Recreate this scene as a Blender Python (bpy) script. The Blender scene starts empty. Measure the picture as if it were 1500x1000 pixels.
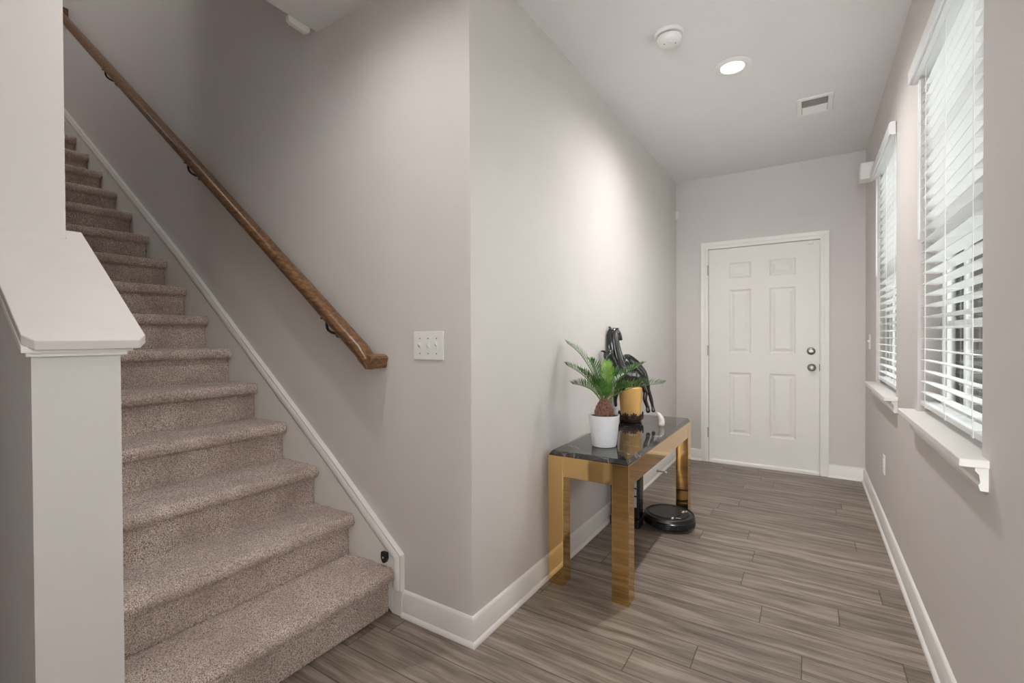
import bpy, bmesh, math, random
import numpy as np
from mathutils import Vector, Matrix
random.seed(7); RNG = np.random.default_rng(7)
SC = bpy.context.scene; COL = SC.collection
PI = math.pi

# ------------------------------------------------------------------ camera
YAW, PITCH, ROLL = 0.56593, 0.009025, -0.004967
CAM = (1.12019, -1.46261, 1.21102)
fw = Vector((-math.sin(YAW)*math.cos(PITCH), math.cos(YAW)*math.cos(PITCH), -math.sin(PITCH)))
rt = Vector((math.cos(YAW), math.sin(YAW), 0)); up = rt.cross(fw)
rt, up = rt*math.cos(ROLL)+up*math.sin(ROLL), up*math.cos(ROLL)-rt*math.sin(ROLL)
cam = bpy.data.cameras.new('camera'); cam_ob = bpy.data.objects.new('camera', cam); COL.objects.link(cam_ob)
cam.sensor_width = 36; cam.lens = 684.248*36/1500; cam.clip_start = .02
M = Matrix.Identity(4)
for i in range(3):
    M[i][0], M[i][1], M[i][2], M[i][3] = rt[i], up[i], -fw[i], CAM[i]
cam_ob.matrix_world = M
SC.camera = cam_ob

# ------------------------------------------------------------------ world, exposure
vs = SC.view_settings; SC.display_settings.display_device = 'sRGB'
vs.view_transform = 'Standard'; vs.look = 'None'; vs.gamma = 1; vs.use_curve_mapping = False
vs.exposure = 0.22
SKY = 11
w = bpy.data.worlds.new('overcast_sky'); SC.world = w; w.use_nodes = True
bg = w.node_tree.nodes['Background']; bg.inputs[0].default_value = (.95, .975, 1, 1); bg.inputs[1].default_value = SKY
LAMP_HALL, LAMP_STAIR, LAMP_FILL, LAMP_UP = 92, 31, 5, 78      # watts
DAY = 2.5          # daylight through the side window of the living area, out of frame

W_OUT = 1.665
def area(name, loc, rot, sx, sy, watts, col=(1, 1, 1)):
    l = bpy.data.lights.new(name, 'AREA'); l.shape = 'RECTANGLE'; l.size = sx; l.size_y = sy; l.energy = watts; l.color = col
    o = bpy.data.objects.new(name, l); o.location = loc; o.rotation_euler = rot; COL.objects.link(o); return o
# daylight by the side window, then an added fill light behind the camera
area('daylight_side_window', (W_OUT, -1.275, 1.6), (0, PI/2, 0), 1.4, .9, DAY, (1, .98, .95))

area('back_fill_light', (1.12, -3.58, 1.15), (PI/2, 0, 0), .60, 2.0, 42, (.98, .98, 1))  # added fill that brightens the far door wall; its doorway is invented

# ------------------------------------------------------------------ materials
def new_mat(name):
    m = bpy.data.materials.new(name); m.use_nodes = True
    nt = m.node_tree; return m, nt, nt.nodes['Principled BSDF']
def S(c):   # sRGB 0-255 -> linear
    return tuple(((x/255)/12.92 if x/255 <= .04045 else ((x/255+.055)/1.055)**2.4) for x in c)+(1,)
class N:
    def __init__(s, nt): s.nt = nt
    def n(s, typ, **kw):
        x = s.nt.nodes.new(typ)
        for k, v in kw.items(): setattr(x, k, v)
        return x
    def l(s, a, b): s.nt.links.new(a, b)
    def val(s, inp, v):
        if hasattr(v, 'is_output') or isinstance(v, bpy.types.NodeSocket): s.l(v, inp)
        else: inp.default_value = v
    def math(s, op, a, b=0.0, c=0.0):
        x = s.n('ShaderNodeMath', operation=op); s.val(x.inputs[0], a); s.val(x.inputs[1], b); s.val(x.inputs[2], c); return x.outputs[0]
    def mix(s, f, a, b, blend='MIX'):
        x = s.n('ShaderNodeMix', data_type='RGBA', blend_type=blend); s.val(x.inputs[0], f); s.val(x.inputs[6], a); s.val(x.inputs[7], b); return x.outputs[2]
    def pos(s): return s.n('ShaderNodeNewGeometry').outputs['Position']
    def noise(s, vec, scale, detail=2, rough=.5):
        x = s.n('ShaderNodeTexNoise'); s.l(vec, x.inputs['Vector']); x.inputs['Scale'].default_value = scale
        x.inputs['Detail'].default_value = detail; x.inputs['Roughness'].default_value = rough; return x.outputs['Fac']
    def ramp(s, f, stops):
        x = s.n('ShaderNodeValToRGB'); s.l(f, x.inputs[0]); e = x.color_ramp.elements
        while len(e) < len(stops): e.new(.5)
        for el, (p, c) in zip(e, stops): el.position = p; el.color = c
        return x.outputs[0]
    def bump(s, h, strength, dist, bsdf):
        x = s.n('ShaderNodeBump'); s.l(h, x.inputs['Height']); x.inputs['Strength'].default_value = strength; x.inputs['Distance'].default_value = dist
        s.l(x.outputs[0], bsdf.inputs['Normal'])
def simple(name, c, rough=.5, metal=0.0, spec=.5, nscale=0, namp=.06, bump=0, bscale=200):
    m, nt, b = new_mat(name); g = N(nt)
    b.inputs['Roughness'].default_value = rough; b.inputs['Metallic'].default_value = metal; b.inputs['Specular IOR Level'].default_value = spec
    if nscale:
        f = g.noise(g.pos(), nscale, 3); lo = tuple(x*(1-namp) for x in c[:3])+(1,); hi = tuple(min(1, x*(1+namp)) for x in c[:3])+(1,)
        g.l(g.ramp(f, [(.3, lo), (.7, hi)]), b.inputs['Base Color'])
    else: b.inputs['Base Color'].default_value = c
    if bump: g.bump(g.noise(g.pos(), bscale, 2), bump, .002, b)
    return m
m_wall = simple('wall_paint', S((216, 210, 206)), .75, spec=.25, nscale=6, namp=.012, bump=.06, bscale=260)
m_ceil = simple('ceiling_paint', S((234, 232, 231)), .9, spec=.15, nscale=5, namp=.01, bump=.08, bscale=180)
m_trim = simple('white_trim_paint', S((236, 233, 228)), .38, nscale=9, namp=.01)
m_door = simple('white_door_paint', S((233, 229, 224)), .42, nscale=7, namp=.01)
m_cap = simple('painted_cap_board', S((206, 199, 194)), .45, nscale=12, namp=.02)
m_plastic = simple('white_plastic', S((238, 236, 232)), .4)
m_vinyl = simple('white_vinyl', S((240, 240, 238)), .35)
m_slat = simple('white_blind_slat', S((243, 243, 242)), .42)
nt = m_slat.node_tree; g = N(nt)         # the thin slats let some daylight through
mx = g.n('ShaderNodeMixShader'); tl = g.n('ShaderNodeBsdfTranslucent'); tl.inputs[0].default_value = (.9, .9, .9, 1); mx.inputs[0].default_value = .17
g.l(nt.nodes['Principled BSDF'].outputs[0], mx.inputs[1]); g.l(tl.outputs[0], mx.inputs[2]); g.l(mx.outputs[0], nt.nodes['Material Output'].inputs[0])
m_cord = simple('blind_cord', S((240, 238, 232)), .8)
m_black = simple('black_plastic', (.012, .012, .013, 1), .38)
m_gloss = simple('glossy_black_plastic', (.014, .014, .015, 1), .16)
m_slot = simple('dark_slot', (.02, .02, .02, 1), .7)
m_greydark = simple('grey_grille', S((120, 116, 110)), .7)
m_nickel = simple('satin_nickel', (.30, .28, .26, 1), .36, metal=1)
m_hinge = simple('brushed_hinge', (.45, .43, .40, 1), .38, metal=1)
m_gold = simple('mirror_gold', (.76, .515, .225, 1), .055, metal=1, nscale=2.5, namp=.04)
m_pot = simple('white_concrete_pot', S((226, 227, 229)), .6, nscale=30, namp=.03, bump=.15, bscale=90)
m_soil = simple('dark_soil', (.02, .013, .009, 1), .95, nscale=150, namp=.5)
m_bark = simple('palm_bark', S((134, 96, 84)), .85, nscale=110, namp=.6)
m_stem = simple('frond_stem', S((96, 120, 50)), .5)
m_amber = simple('amber_lacquer', S((226, 180, 108)), .28, nscale=12, namp=.10)
m_bronze = simple('black_bronze', (.010, .009, .0085, 1), .17, metal=0, spec=.9, nscale=40, namp=.5)
m_brown = simple('brown_bronze', S((70, 48, 40)), .3, metal=.3, nscale=60, namp=.4)
m_tusk = simple('ivory_white', S((226, 218, 208)), .5, nscale=60, namp=.08)
m_label = simple('pale_grey_label', S((176, 184, 198)), .3)
m_silver = simple('silver_print', S((190, 190, 190)), .4)

def emis(name, c, s):
    m, nt, b = new_mat(name); b.inputs['Emission Color'].default_value = c; b.inputs['Emission Strength'].default_value = s
    b.inputs['Base Color'].default_value = (.8, .8, .8, 1); return m
WARM = (1, .985, .965, 1)
m_lens = emis('lamp_lens', WARM, 14)

# glass pane: clear, with a mirror reflection by viewing angle
m_glass = bpy.data.materials.new('window_glass'); m_glass.use_nodes = True
nt = m_glass.node_tree; nt.nodes.clear(); g = N(nt)
o_ = g.n('ShaderNodeOutputMaterial'); mx = g.n('ShaderNodeMixShader'); fr = g.n('ShaderNodeFresnel'); fr.inputs[0].default_value = 1.45
tr = g.n('ShaderNodeBsdfTransparent'); tr.inputs[0].default_value = (.95, .97, .96, 1); gl = g.n('ShaderNodeBsdfGlossy'); gl.inputs['Roughness'].default_value = .02
g.l(fr.outputs[0], mx.inputs[0]); g.l(tr.outputs[0], mx.inputs[1]); g.l(gl.outputs[0], mx.inputs[2]); g.l(mx.outputs[0], o_.inputs[0])

# plank floor: boards run along x
m_floor, nt, b = new_mat('grey_brown_plank'); g = N(nt)
sep = g.n('ShaderNodeSeparateXYZ'); g.l(g.pos(), sep.inputs[0]); X, Y = sep.outputs[0], sep.outputs[1]
ry = g.math('DIVIDE', g.math('SUBTRACT', Y, 1.19-1.46*10), .146); row = g.math('FLOOR', ry); fy = g.math('SUBTRACT', ry, row)
wn = g.n('ShaderNodeTexWhiteNoise', noise_dimensions='1D'); g.l(row, wn.inputs['W'])
rx = g.math('DIVIDE', g.math('ADD', g.math('ADD', X, 20), g.math('MULTIPLY', wn.outputs['Value'], 1.9)), 1.05); colx = g.math('FLOOR', rx); fx = g.math('SUBTRACT', rx, colx)
cmb = g.n('ShaderNodeCombineXYZ'); g.l(row, cmb.inputs[0]); g.l(colx, cmb.inputs[1])
wp = g.n('ShaderNodeTexWhiteNoise', noise_dimensions='3D'); g.l(cmb.outputs[0], wp.inputs['Vector'])
wob = g.math('MULTIPLY', g.noise(g.pos(), 2.6, 2), .05); YW = g.math('ADD', Y, wob)
gv = g.n('ShaderNodeCombineXYZ'); g.l(g.math('MULTIPLY', X, 1.5), gv.inputs[0]); g.l(g.math('MULTIPLY', YW, 17), gv.inputs[1]); g.l(g.math('MULTIPLY', wp.outputs['Value'], 37), gv.inputs[2])
big = g.noise(gv.outputs[0], 1.6, 4, .55)
gv2 = g.n('ShaderNodeCombineXYZ'); g.l(g.math('MULTIPLY', X, 5), gv2.inputs[0]); g.l(g.math('MULTIPLY', Y, 120), gv2.inputs[1]); g.l(g.math('MULTIPLY', wp.outputs['Value'], 91), gv2.inputs[2])
fine = g.noise(gv2.outputs[0], 1.0, 4, .6)
c1 = g.ramp(big, [(.32, S((92, 81, 72))), (.50, S((132, 119, 107))), (.68, S((168, 154, 141)))])
c2 = g.mix(.27, c1, g.ramp(fine, [(.35, S((76, 65, 57))), (.62, S((176, 163, 150)))]))
tone = g.math('ADD', .86, g.math('MULTIPLY', wp.outputs['Value'], .24))
tc = g.n('ShaderNodeCombineColor'); [g.l(tone, tc.inputs[i]) for i in range(3)]
c3 = g.mix(1.0, c2, tc.outputs[0], 'MULTIPLY')
ey = g.math('MINIMUM', fy, g.math('SUBTRACT', 1, fy)); ex = g.math('MULTIPLY', g.math('MINIMUM', fx, g.math('SUBTRACT', 1, fx)), 7.2)
seam = g.math('LESS_THAN', g.math('MINIMUM', ey, ex), .013)
c4 = g.mix(g.math('MULTIPLY', seam, .75), c3, S((58, 48, 40)))
g.l(c4, b.inputs['Base Color']); b.inputs['Roughness'].default_value = .42; b.inputs['Specular IOR Level'].default_value = .42
g.bump(g.math('SUBTRACT', g.math('MULTIPLY', fine, .35), seam), .25, .0012, b)

# carpet
m_carpet, nt, b = new_mat('taupe_carpet'); g = N(nt); p = g.pos()
n1 = g.noise(p, 260, 2, .75); n2 = g.noise(p, 5, 4, .6)
ca = g.ramp(n1, [(.33, S((66, 54, 50))), (.47, S((186, 165, 153))), (.60, S((248, 232, 220)))])
cb = g.mix(g.ramp(n2, [(.35, (0, 0, 0, 1)), (.68, (.55, .55, .55, 1))]), ca, S((150, 130, 120)), 'MIX')
g.l(cb, b.inputs['Base Color']); b.inputs['Roughness'].default_value = .95; b.inputs['Specular IOR Level'].default_value = .1
b.inputs['Sheen Weight'].default_value = .25; b.inputs['Sheen Roughness'].default_value = .5

# oak rail: grain along its slope
m_oak, nt, b = new_mat('stained_oak'); g = N(nt)
mp = g.n('ShaderNodeMapping'); mp.inputs['Rotation'].default_value = (0, math.radians(36.5), 0); mp.inputs['Scale'].default_value = (3, 70, 70); g.l(g.pos(), mp.inputs[0])
gr = g.noise(mp.outputs[0], 1.0, 5, .6)
g.l(g.ramp(gr, [(.3, S((68, 46, 29))), (.5, S((122, 86, 56))), (.72, S((156, 114, 78)))]), b.inputs['Base Color']); b.inputs['Roughness'].default_value = .32
g.bump(gr, .08, .001, b)

# dark marble with pale veins
m_marble, nt, b = new_mat('dark_marble'); g = N(nt); p = g.pos()
dn = g.n('ShaderNodeTexNoise'); g.l(p, dn.inputs['Vector']); dn.inputs['Scale'].default_value = 5; dn.inputs['Detail'].default_value = 4
wv = g.n('ShaderNodeVectorMath', operation='MULTIPLY_ADD'); g.l(dn.outputs['Color'], wv.inputs[0]); wv.inputs[1].default_value = (.22, .22, .22); g.l(p, wv.inputs[2])
vo = g.n('ShaderNodeTexVoronoi', feature='DISTANCE_TO_EDGE'); g.l(wv.outputs[0], vo.inputs['Vector']); vo.inputs['Scale'].default_value = 7.0
n3 = g.noise(p, 9, 5, .65)
vein = g.ramp(vo.outputs['Distance'], [(.0, (1, 1, 1, 1)), (.010, (.25, .25, .25, 1)), (.03, (0, 0, 0, 1))])
base = g.ramp(n3, [(.35, (.006, .006, .007, 1)), (.58, (.03, .028, .026, 1)), (.78, (.13, .12, .11, 1))])
vm = g.math('MULTIPLY', vein, g.math('MULTIPLY_ADD', n3, 2.2, -.62))
x_ = g.n('ShaderNodeClamp'); g.l(vm, x_.inputs[0])
g.l(g.mix(x_.outputs[0], base, S((196, 184, 168))), b.inputs['Base Color']); b.inputs['Roughness'].default_value = .05; b.inputs['Specular IOR Level'].default_value = .8

# palm leaflet
m_leaf, nt, b = new_mat('sago_leaf'); g = N(nt)
f_ = g.noise(g.pos(), 22, 2)
g.l(g.ramp(f_, [(.3, S((34, 68, 26))), (.7, S((86, 134, 48)))]), b.inputs['Base Color']); b.inputs['Roughness'].default_value = .33
m_leafy, nt, b = new_mat('young_sago_leaf'); g = N(nt)
f_ = g.noise(g.pos(), 22, 2)
g.l(g.ramp(f_, [(.3, S((84, 128, 40))), (.7, S((134, 172, 66)))]), b.inputs['Base Color']); b.inputs['Roughness'].default_value = .38

# outside
m_pane = simple('grey_reflecting_pane', (.20, .21, .22, 1), .4)
m_siding, nt, b = new_mat('grey_siding'); g = N(nt)
sp = g.n('ShaderNodeSeparateXYZ'); g.l(g.pos(), sp.inputs[0]); fz = g.math('FRACT', g.math('DIVIDE', sp.outputs[2], .15))
g.l(g.ramp(fz, [(.0, (.10, .11, .11, 1)), (.10, (.22, .23, .235, 1)), (1, (.26, .27, .275, 1))]), b.inputs['Base Color']); b.inputs['Roughness'].default_value = .7
m_lawn = simple('pale_concrete', (.36, .36, .35, 1), .95, nscale=12, namp=.4)

# ------------------------------------------------------------------ mesh builder
class MB:
    def __init__(s): s.v = []; s.f = []
    def add(s, vs_, fs_):
        k = len(s.v); s.v += [tuple(map(float, q)) for q in vs_]; s.f += [tuple(i+k for i in f) for f in fs_]; return s
    def box(s, x0, x1, y0, y1, z0, z1):
        return s.add([(x0, y0, z0), (x1, y0, z0), (x1, y1, z0), (x0, y1, z0), (x0, y0, z1), (x1, y0, z1), (x1, y1, z1), (x0, y1, z1)],
                     [(0, 3, 2, 1), (4, 5, 6, 7), (0, 1, 5, 4), (1, 2, 6, 5), (2, 3, 7, 6), (3, 0, 4, 7)])
    def prism(s, poly, fn, a, b):      # poly of 2-D points, fn(p, t) -> 3-D
        n = len(poly)
        return s.add([fn(q, a) for q in poly]+[fn(q, b) for q in poly],
                     [tuple(range(n))[::-1], tuple(range(n, 2*n))]+[(i, (i+1) % n, n+(i+1) % n, n+i) for i in range(n)])
    def loft(s, rings, caps=True, closed=True):
        n = len(rings[0]); vs_ = [q for r in rings for q in r]; fs_ = []
        for i in range(len(rings)-1):
            for j in range(n if closed else n-1):
                fs_.append((i*n+j, i*n+(j+1) % n, (i+1)*n+(j+1) % n, (i+1)*n+j))
        if caps: fs_ += [tuple(range(n))[::-1], tuple(range((len(rings)-1)*n, len(rings)*n))]
        return s.add(vs_, fs_)
    def lathe(s, prof, c=(0, 0, 0), seg=40, axis='z', caps=True):
        rings = []
        for r, h in prof:
            ring = []
            for k in range(seg):
                a = 2*PI*k/seg; u, v = r*math.cos(a), r*math.sin(a)
                q = {'z': (u, v, h), 'y': (u, h, -v), 'x': (h, u, v)}[axis]
                ring.append((c[0]+q[0], c[1]+q[1], c[2]+q[2]))
            rings.append(ring)
        return s.loft(rings, caps)
    def tube(s, pts, radii, seg=10, sub=4, flat=1.0):
        P_ = [Vector(q) for q in pts]; R_ = list(radii) if hasattr(radii, '__len__') else [radii]*len(P_)
        Q, RR = [], []
        for i in range(len(P_)-1):
            p0, p1, p2, p3 = P_[max(i-1, 0)], P_[i], P_[i+1], P_[min(i+2, len(P_)-1)]
            for k in range(sub):
                t = k/sub
                Q.append(.5*((2*p1)+(p2-p0)*t+(2*p0-5*p1+4*p2-p3)*t*t+(3*p1-p0-3*p2+p3)*t**3)); RR.append(R_[i]+(R_[i+1]-R_[i])*t)
        Q.append(P_[-1]); RR.append(R_[-1])
        T = [(Q[min(i+1, len(Q)-1)]-Q[max(i-1, 0)]).normalized() for i in range(len(Q))]
        ref = Vector((0, 0, 1)) if abs(T[0].z) < .9 else Vector((1, 0, 0)); nrm = T[0].cross(ref).normalized(); rings = []
        def ring(c, r, n_, t_):
            b_ = t_.cross(n_); return [c+r*(math.cos(2*PI*k/seg)*n_*flat+math.sin(2*PI*k/seg)*b_) for k in range(seg)]
        for i, (q, r) in enumerate(zip(Q, RR)):
            nrm = (nrm-T[i]*nrm.dot(T[i])).normalized()
            if i == 0: rings += [ring(q-T[0]*r*.85, r*.35, nrm, T[0]), ring(q-T[0]*r*.5, r*.8, nrm, T[0])]
            rings.append(ring(q, r, nrm, T[i]))
            if i == len(Q)-1: rings += [ring(q+T[i]*r*.5, r*.8, nrm, T[i]), ring(q+T[i]*r*.85, r*.35, nrm, T[i])]
        return s.loft(rings)
    def ball(s, c, r, seg=14, rings=9):
        rx, ry, rz = r if hasattr(r, '__len__') else (r, r, r)
        return s.loft([[(c[0]+rx*math.sin(PI*(i+.5)/rings)*math.cos(2*PI*k/seg), c[1]+ry*math.sin(PI*(i+.5)/rings)*math.sin(2*PI*k/seg), c[2]-rz*math.cos(PI*(i+.5)/rings)) for k in range(seg)] for i in range(rings)])
    def build(s, name, mat, parent=None, smooth=False, bevel=0, seg=2, origin=None, fix=True):
        v = np.array(s.v); lo, hi = v.min(0), v.max(0)
        base = Vector(((lo[0]+hi[0])/2, (lo[1]+hi[1])/2, lo[2])) if origin is None else Vector(origin)
        me = bpy.data.meshes.new(name); me.from_pydata([tuple(q) for q in (v-np.array(base))], [], s.f); me.update()
        if fix:
            bm = bmesh.new(); bm.from_mesh(me); bmesh.ops.recalc_face_normals(bm, faces=bm.faces); bm.to_mesh(me); bm.free()
        me.materials.append(mat)
        if smooth:
            me.polygons.foreach_set('use_smooth', [True]*len(me.polygons))
            if smooth != 'full': me.set_sharp_from_angle(angle=math.radians(38))
        o = bpy.data.objects.new(name, me); COL.objects.link(o)
        if parent is not None:
            pw = Vector((0, 0, 0)); q = parent
            while q is not None: pw += q.location; q = q.parent
            o.parent = parent; o.location = base-pw
        else: o.location = base
        if bevel:
            md = o.modifiers.new('bevel', 'BEVEL'); md.width = bevel; md.segments = seg; md.limit_method = 'ANGLE'; md.angle_limit = math.radians(40)
        return o
def tag(o, label, cat, group=None):
    o['label'] = label; o['category'] = cat
    if group: o['group'] = group
    return o
def thing(name, loc, label, cat, group=None):
    o = bpy.data.objects.new(name, None); o.empty_display_size = .1; o.location = loc; COL.objects.link(o); return tag(o, label, cat, group)
def struct(o): o['kind'] = 'structure'; return o
def XZ(q, t): return (q[0], t, q[1])
def XY(q, t): return (q[0], q[1], t)
def YZ(q, t): return (t, q[0], q[1])

# ------------------------------------------------------------------ dimensions (metres)
W, L, H = 1.5176, 3.374, 2.74
EDGE = -.955                         # where the entry ceiling ends and the stairwell opens
HW0, HW1 = -1.168, -1.012            # half wall, near and stair side
NX, FX = -.30, -.69                  # half-wall end, full-wall end
WIN = [(.2885, 1.180), (1.765, 2.650)]; WZ0, WZ1 = .862, 2.36
SIDE = (-1.75, -.80)                 # living-area window in the right wall, out of frame
UPH = 5.5

# ------------------------------------------------------------------ room shell
struct(MB().box(-6.2, W+.14, -3.72, L+.12, -.1, 0).build('floor', m_floor))
struct(MB().prism([(-6.2, 0), (0, 0), (-.12, .12), (-6.2, .12)], XY, 0, UPH).build('wall_stair', m_wall))
struct(MB().prism([(0, 0), (0, L), (-.12, L+.12), (-.12, .12)], XY, 0, H+.3).build('wall_left', m_wall))
b = MB()                              # far wall with a doorway
DX0, DX1, DZ = .288, 1.212, 2.062
b.box(0, DX0, L, L+.12, 0, H+.3).box(DX1, W, L, L+.12, 0, H+.3).box(DX0, DX1, L, L+.12, DZ, H+.3)
struct(b.build('wall_back', m_wall))
b = MB(); ys = [-3.72, SIDE[0], SIDE[1], WIN[0][0], WIN[0][1], WIN[1][0], WIN[1][1], L+.12]
for i in range(7):
    if i % 2 == 0: b.box(W, W+.14, ys[i], ys[i+1], 0, H+.3)
    else: b.box(W, W+.14, ys[i], ys[i+1], 0, WZ0).box(W, W+.14, ys[i], ys[i+1], WZ1, H+.3)
struct(b.build('wall_right', m_wall))
struct(MB().box(-6.2, .80, -3.72, -3.6, 0, H+.3).box(1.43, W, -3.72, -3.6, 0, H+.3).box(.80, 1.43, -3.72, -3.6, 2.16, H+.3).build('wall_front', m_wall))  # doorway gap invented and sized to send fill light down the hall
struct(MB().box(-6.2, .74, -2.12, -2.0, 0, H).build('wall_light_block', m_wall))  # unseen wall added to keep the back fill off the stair wall
struct(MB().box(-6.32, -6.2, -3.72, .12, 0, UPH).build('wall_far_left', m_wall))
struct(MB().prism([(W, L), (0, L), (0, 0), (EDGE, 0), (EDGE, HW0), (-6.2, HW0), (-6.2, -3.72), (W, -3.72)], XY, H, H+.3).build('ceiling', m_ceil))
struct(MB().prism([(FX, 0), (FX, H), (EDGE, H), (EDGE, UPH), (-3.02, UPH), (-3.02, 3.55), (-6.2, 3.55), (-6.2, 0)], XZ, HW0, HW1).build('wall_stair_inner', m_wall))
struct(MB().box(EDGE, EDGE+.12, HW1, 0, H+.3, UPH).build('wall_upper_front', m_wall))
struct(MB().box(-6.2, EDGE, -3.12, -3.0, H+.3, UPH).build('wall_upper_side', m_wall))
struct(MB().box(EDGE, EDGE+.12, -3.0, HW0, H+.3, UPH).build('wall_upper_end', m_wall))
struct(MB().box(-6.2, EDGE+.12, -3.12, .12, UPH, UPH+.1).build('ceiling_upper', m_ceil))
# sloped half wall
CM = .70
struct(MB().prism([(NX, 0), (NX, 1.176), (FX, 1.176+CM*(NX-FX)), (FX, 0)], XZ, HW0, HW1).build('wall_half', m_wall))
# its painted cap board and moulding
zc = lambda x: 1.209+CM*(-.27-x)
plan = [(-.288, -1.186), (-.27, -1.168), (-.27, -.983), (-.288, -.965), (-.735, -.965), (-.735, HW1+.001), (FX+.001, HW1+.001), (FX+.001, -1.186)]
t = MB(); n = len(plan)
t.add([(x, y, zc(x)-.021) for x, y in plan]+[(x, y, zc(x)) for x, y in plan], [tuple(range(n))[::-1], tuple(range(n, 2*n))]+[(i, (i+1) % n, n+(i+1) % n, n+i) for i in range(n)])
o = struct(t.build('trim_half_wall_cap', m_cap, bevel=.002))
for (g_, h0, h1) in ((.019, .021, .034), (.010, .034, .049)):
    pl = [(NX+g_, HW0-g_), (NX+g_, HW1+g_), (FX+.001, HW1+g_), (FX+.001, HW1), (NX, HW1), (NX, HW0), (FX+.001, HW0), (FX+.001, HW0-g_)]
    t = MB(); n = len(pl)
    t.add([(x, y, zc(x)-h1) for x, y in pl]+[(x, y, zc(x)-h0) for x, y in pl], [tuple(range(n))[::-1], tuple(range(n, 2*n))]+[(i, (i+1) % n, n+(i+1) % n, n+i) for i in range(n)])
    t.build('cap_moulding', m_trim, parent=o)

# baseboards: one profile swept along the walls, mitred at the corners
BP = [(0, 0), (.026, 0), (.026, .006), (.022, .014), (.015, .019), (.015, .088), (.012, .094), (.012, .099), (.006, .108), (0, .110)]
def baseboard(name, path, k):       # the k-th stretch of the path
    def offs(i):
        P_ = [Vector((q[0], q[1])) for q in path]
        d0 = (P_[i]-P_[i-1]).normalized() if i > 0 else None; d1 = (P_[i+1]-P_[i]).normalized() if i < len(P_)-1 else None
        nn = lambda d: Vector((d.y, -d.x))
        if d0 is None: return nn(d1)
        if d1 is None: return nn(d0)
        a_, b_ = nn(d0), nn(d1); m_ = (a_+b_).normalized(); return m_/m_.dot(a_)
    rings = []
    for i in (k, k+1):
        o_ = offs(i); rings.append([(path[i][0]+o_.x*d, path[i][1]+o_.y*d, z) for d, z in BP])
    return struct(MB().loft(rings).build(name, m_trim, smooth=True))
CX0, CX1 = .235, 1.268
pa = [(-.372, 0), (0, 0), (0, L), (CX0, L)]
baseboard('baseboard_stair', pa, 0); baseboard('baseboard_left', pa, 1); baseboard('baseboard_back', pa, 2)
pb = [(CX1, L), (W, L), (W, -3.6)]
baseboard('baseboard_back_right', pb, 0); baseboard('baseboard_right', pb, 1)

# ------------------------------------------------------------------ door
c = MB()                              # casing, mitred
CP = [(0, 0), (0, .010), (.012, .016), (.030, .016), (.042, .013), (.058, .018), (.066, .018), (.066, 0)]   # (inner->outer, thickness)
path = [(.301, 0), (.301, 2.046), (1.202, 2.046), (1.202, 0)]
for k in range(3):
    rings = []
    for i in (k, k+1):
        sx = -1 if i < 2 else 1; sz = 0 if i in (0, 3) else 1
        rings.append([(path[i][0]+sx*u, L-v, path[i][1]+sz*u) for u, v in CP])
    c.loft(rings)
struct(c.build('trim_door_casing', m_trim, smooth=True))
struct(MB().prism([(L-.016, 0), (L-.016, .018), (L+.0, .026), (L+.12, .026), (L+.12, 0)], YZ, .303, 1.200).build('trim_threshold', m_trim))
# jamb behind the casing
c = MB().box(DX0, .3005, L, L+.12, 0, DZ).box(1.2025, DX1, L, L+.12, 0, DZ).box(.3005, 1.2025, L, L+.12, 2.0475, DZ)
c.box(.3005, .316, L+.0495, L+.062, 0, 2.0475).box(1.187, 1.2025, L+.0495, L+.062, 0, 2.0475).box(.316, 1.187, L+.0495, L+.062, 2.030, 2.0475)
struct(c.build('trim_door_jamb', m_trim))
# six-panel leaf
def six_panel(x0, x1, z0, z1, yf, th):
    xs = [x0, .484, .669, .820, 1.022, x1]; zs = [z0, .286, .868, 1.051, 1.648, 1.757, 1.903, z1]; m = MB()
    for i in range(5):
        for j in range(7):
            a, b_, c_, d = xs[i], xs[i+1], zs[j], zs[j+1]
            if i in (1, 3) and j in (1, 3, 5):
                rr = []
                for ins, dep in ((0, 0), (.008, .007), (.016, .010), (.022, .010), (.046, .002)):
                    rr.append([(a+ins, yf+dep, c_+ins), (b_-ins, yf+dep, c_+ins), (b_-ins, yf+dep, d-ins), (a+ins, yf+dep, d-ins)])
                m.loft(rr, caps=False); m.add(rr[-1], [(0, 1, 2, 3)])
            else: m.add([(a, yf, c_), (b_, yf, c_), (b_, yf, d), (a, yf, d)], [(0, 1, 2, 3)])
    yb = yf+th
    m.add([(x0, yf, z0), (x1, yf, z0), (x1, yf, z1), (x0, yf, z1), (x0, yb, z0), (x1, yb, z0), (x1, yb, z1), (x0, yb, z1)], [(0, 4, 5, 1), (1, 5, 6, 2), (2, 6, 7, 3), (3, 7, 4, 0), (4, 7, 6, 5)])
    return m
YF = L+.004
door = struct(six_panel(.304, 1.198, .031, 2.043, YF, .044).build('door_1', m_door, fix=True))
for z in (.24, 1.03, 1.80):
    h = MB().box(.2925, .3035, L-.018, L-.004, z, z+.09); h.lathe([(.0065, z-.004), (.0065, z+.094)], (.300, L-.020, 0), 12)
    h.build('hinge', m_hinge, parent=door, smooth=True)
k = MB().lathe([(.033, YF-.001), (.033, YF-.006), (.028, YF-.011), (.013, YF-.014), (.012, YF-.030), (.020, YF-.036), (.027, YF-.046), (.027, YF-.056), (.021, YF-.064), (.008, YF-.067)], (1.142, 0, .935), 32, 'y')
kb = k.build('door_knob', m_nickel, parent=door, smooth=True)
MB().box(1.139, 1.145, YF-.0695, YF-.066, .931, .939).build('turn_button', m_hinge, parent=kb)
k = MB().lathe([(.032, YF-.001), (.032, YF-.008), (.026, YF-.014), (.010, YF-.016)], (1.138, 0, 1.078), 32, 'y').box(1.122, 1.154, YF-.030, YF-.012, 1.073, 1.083)
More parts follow.
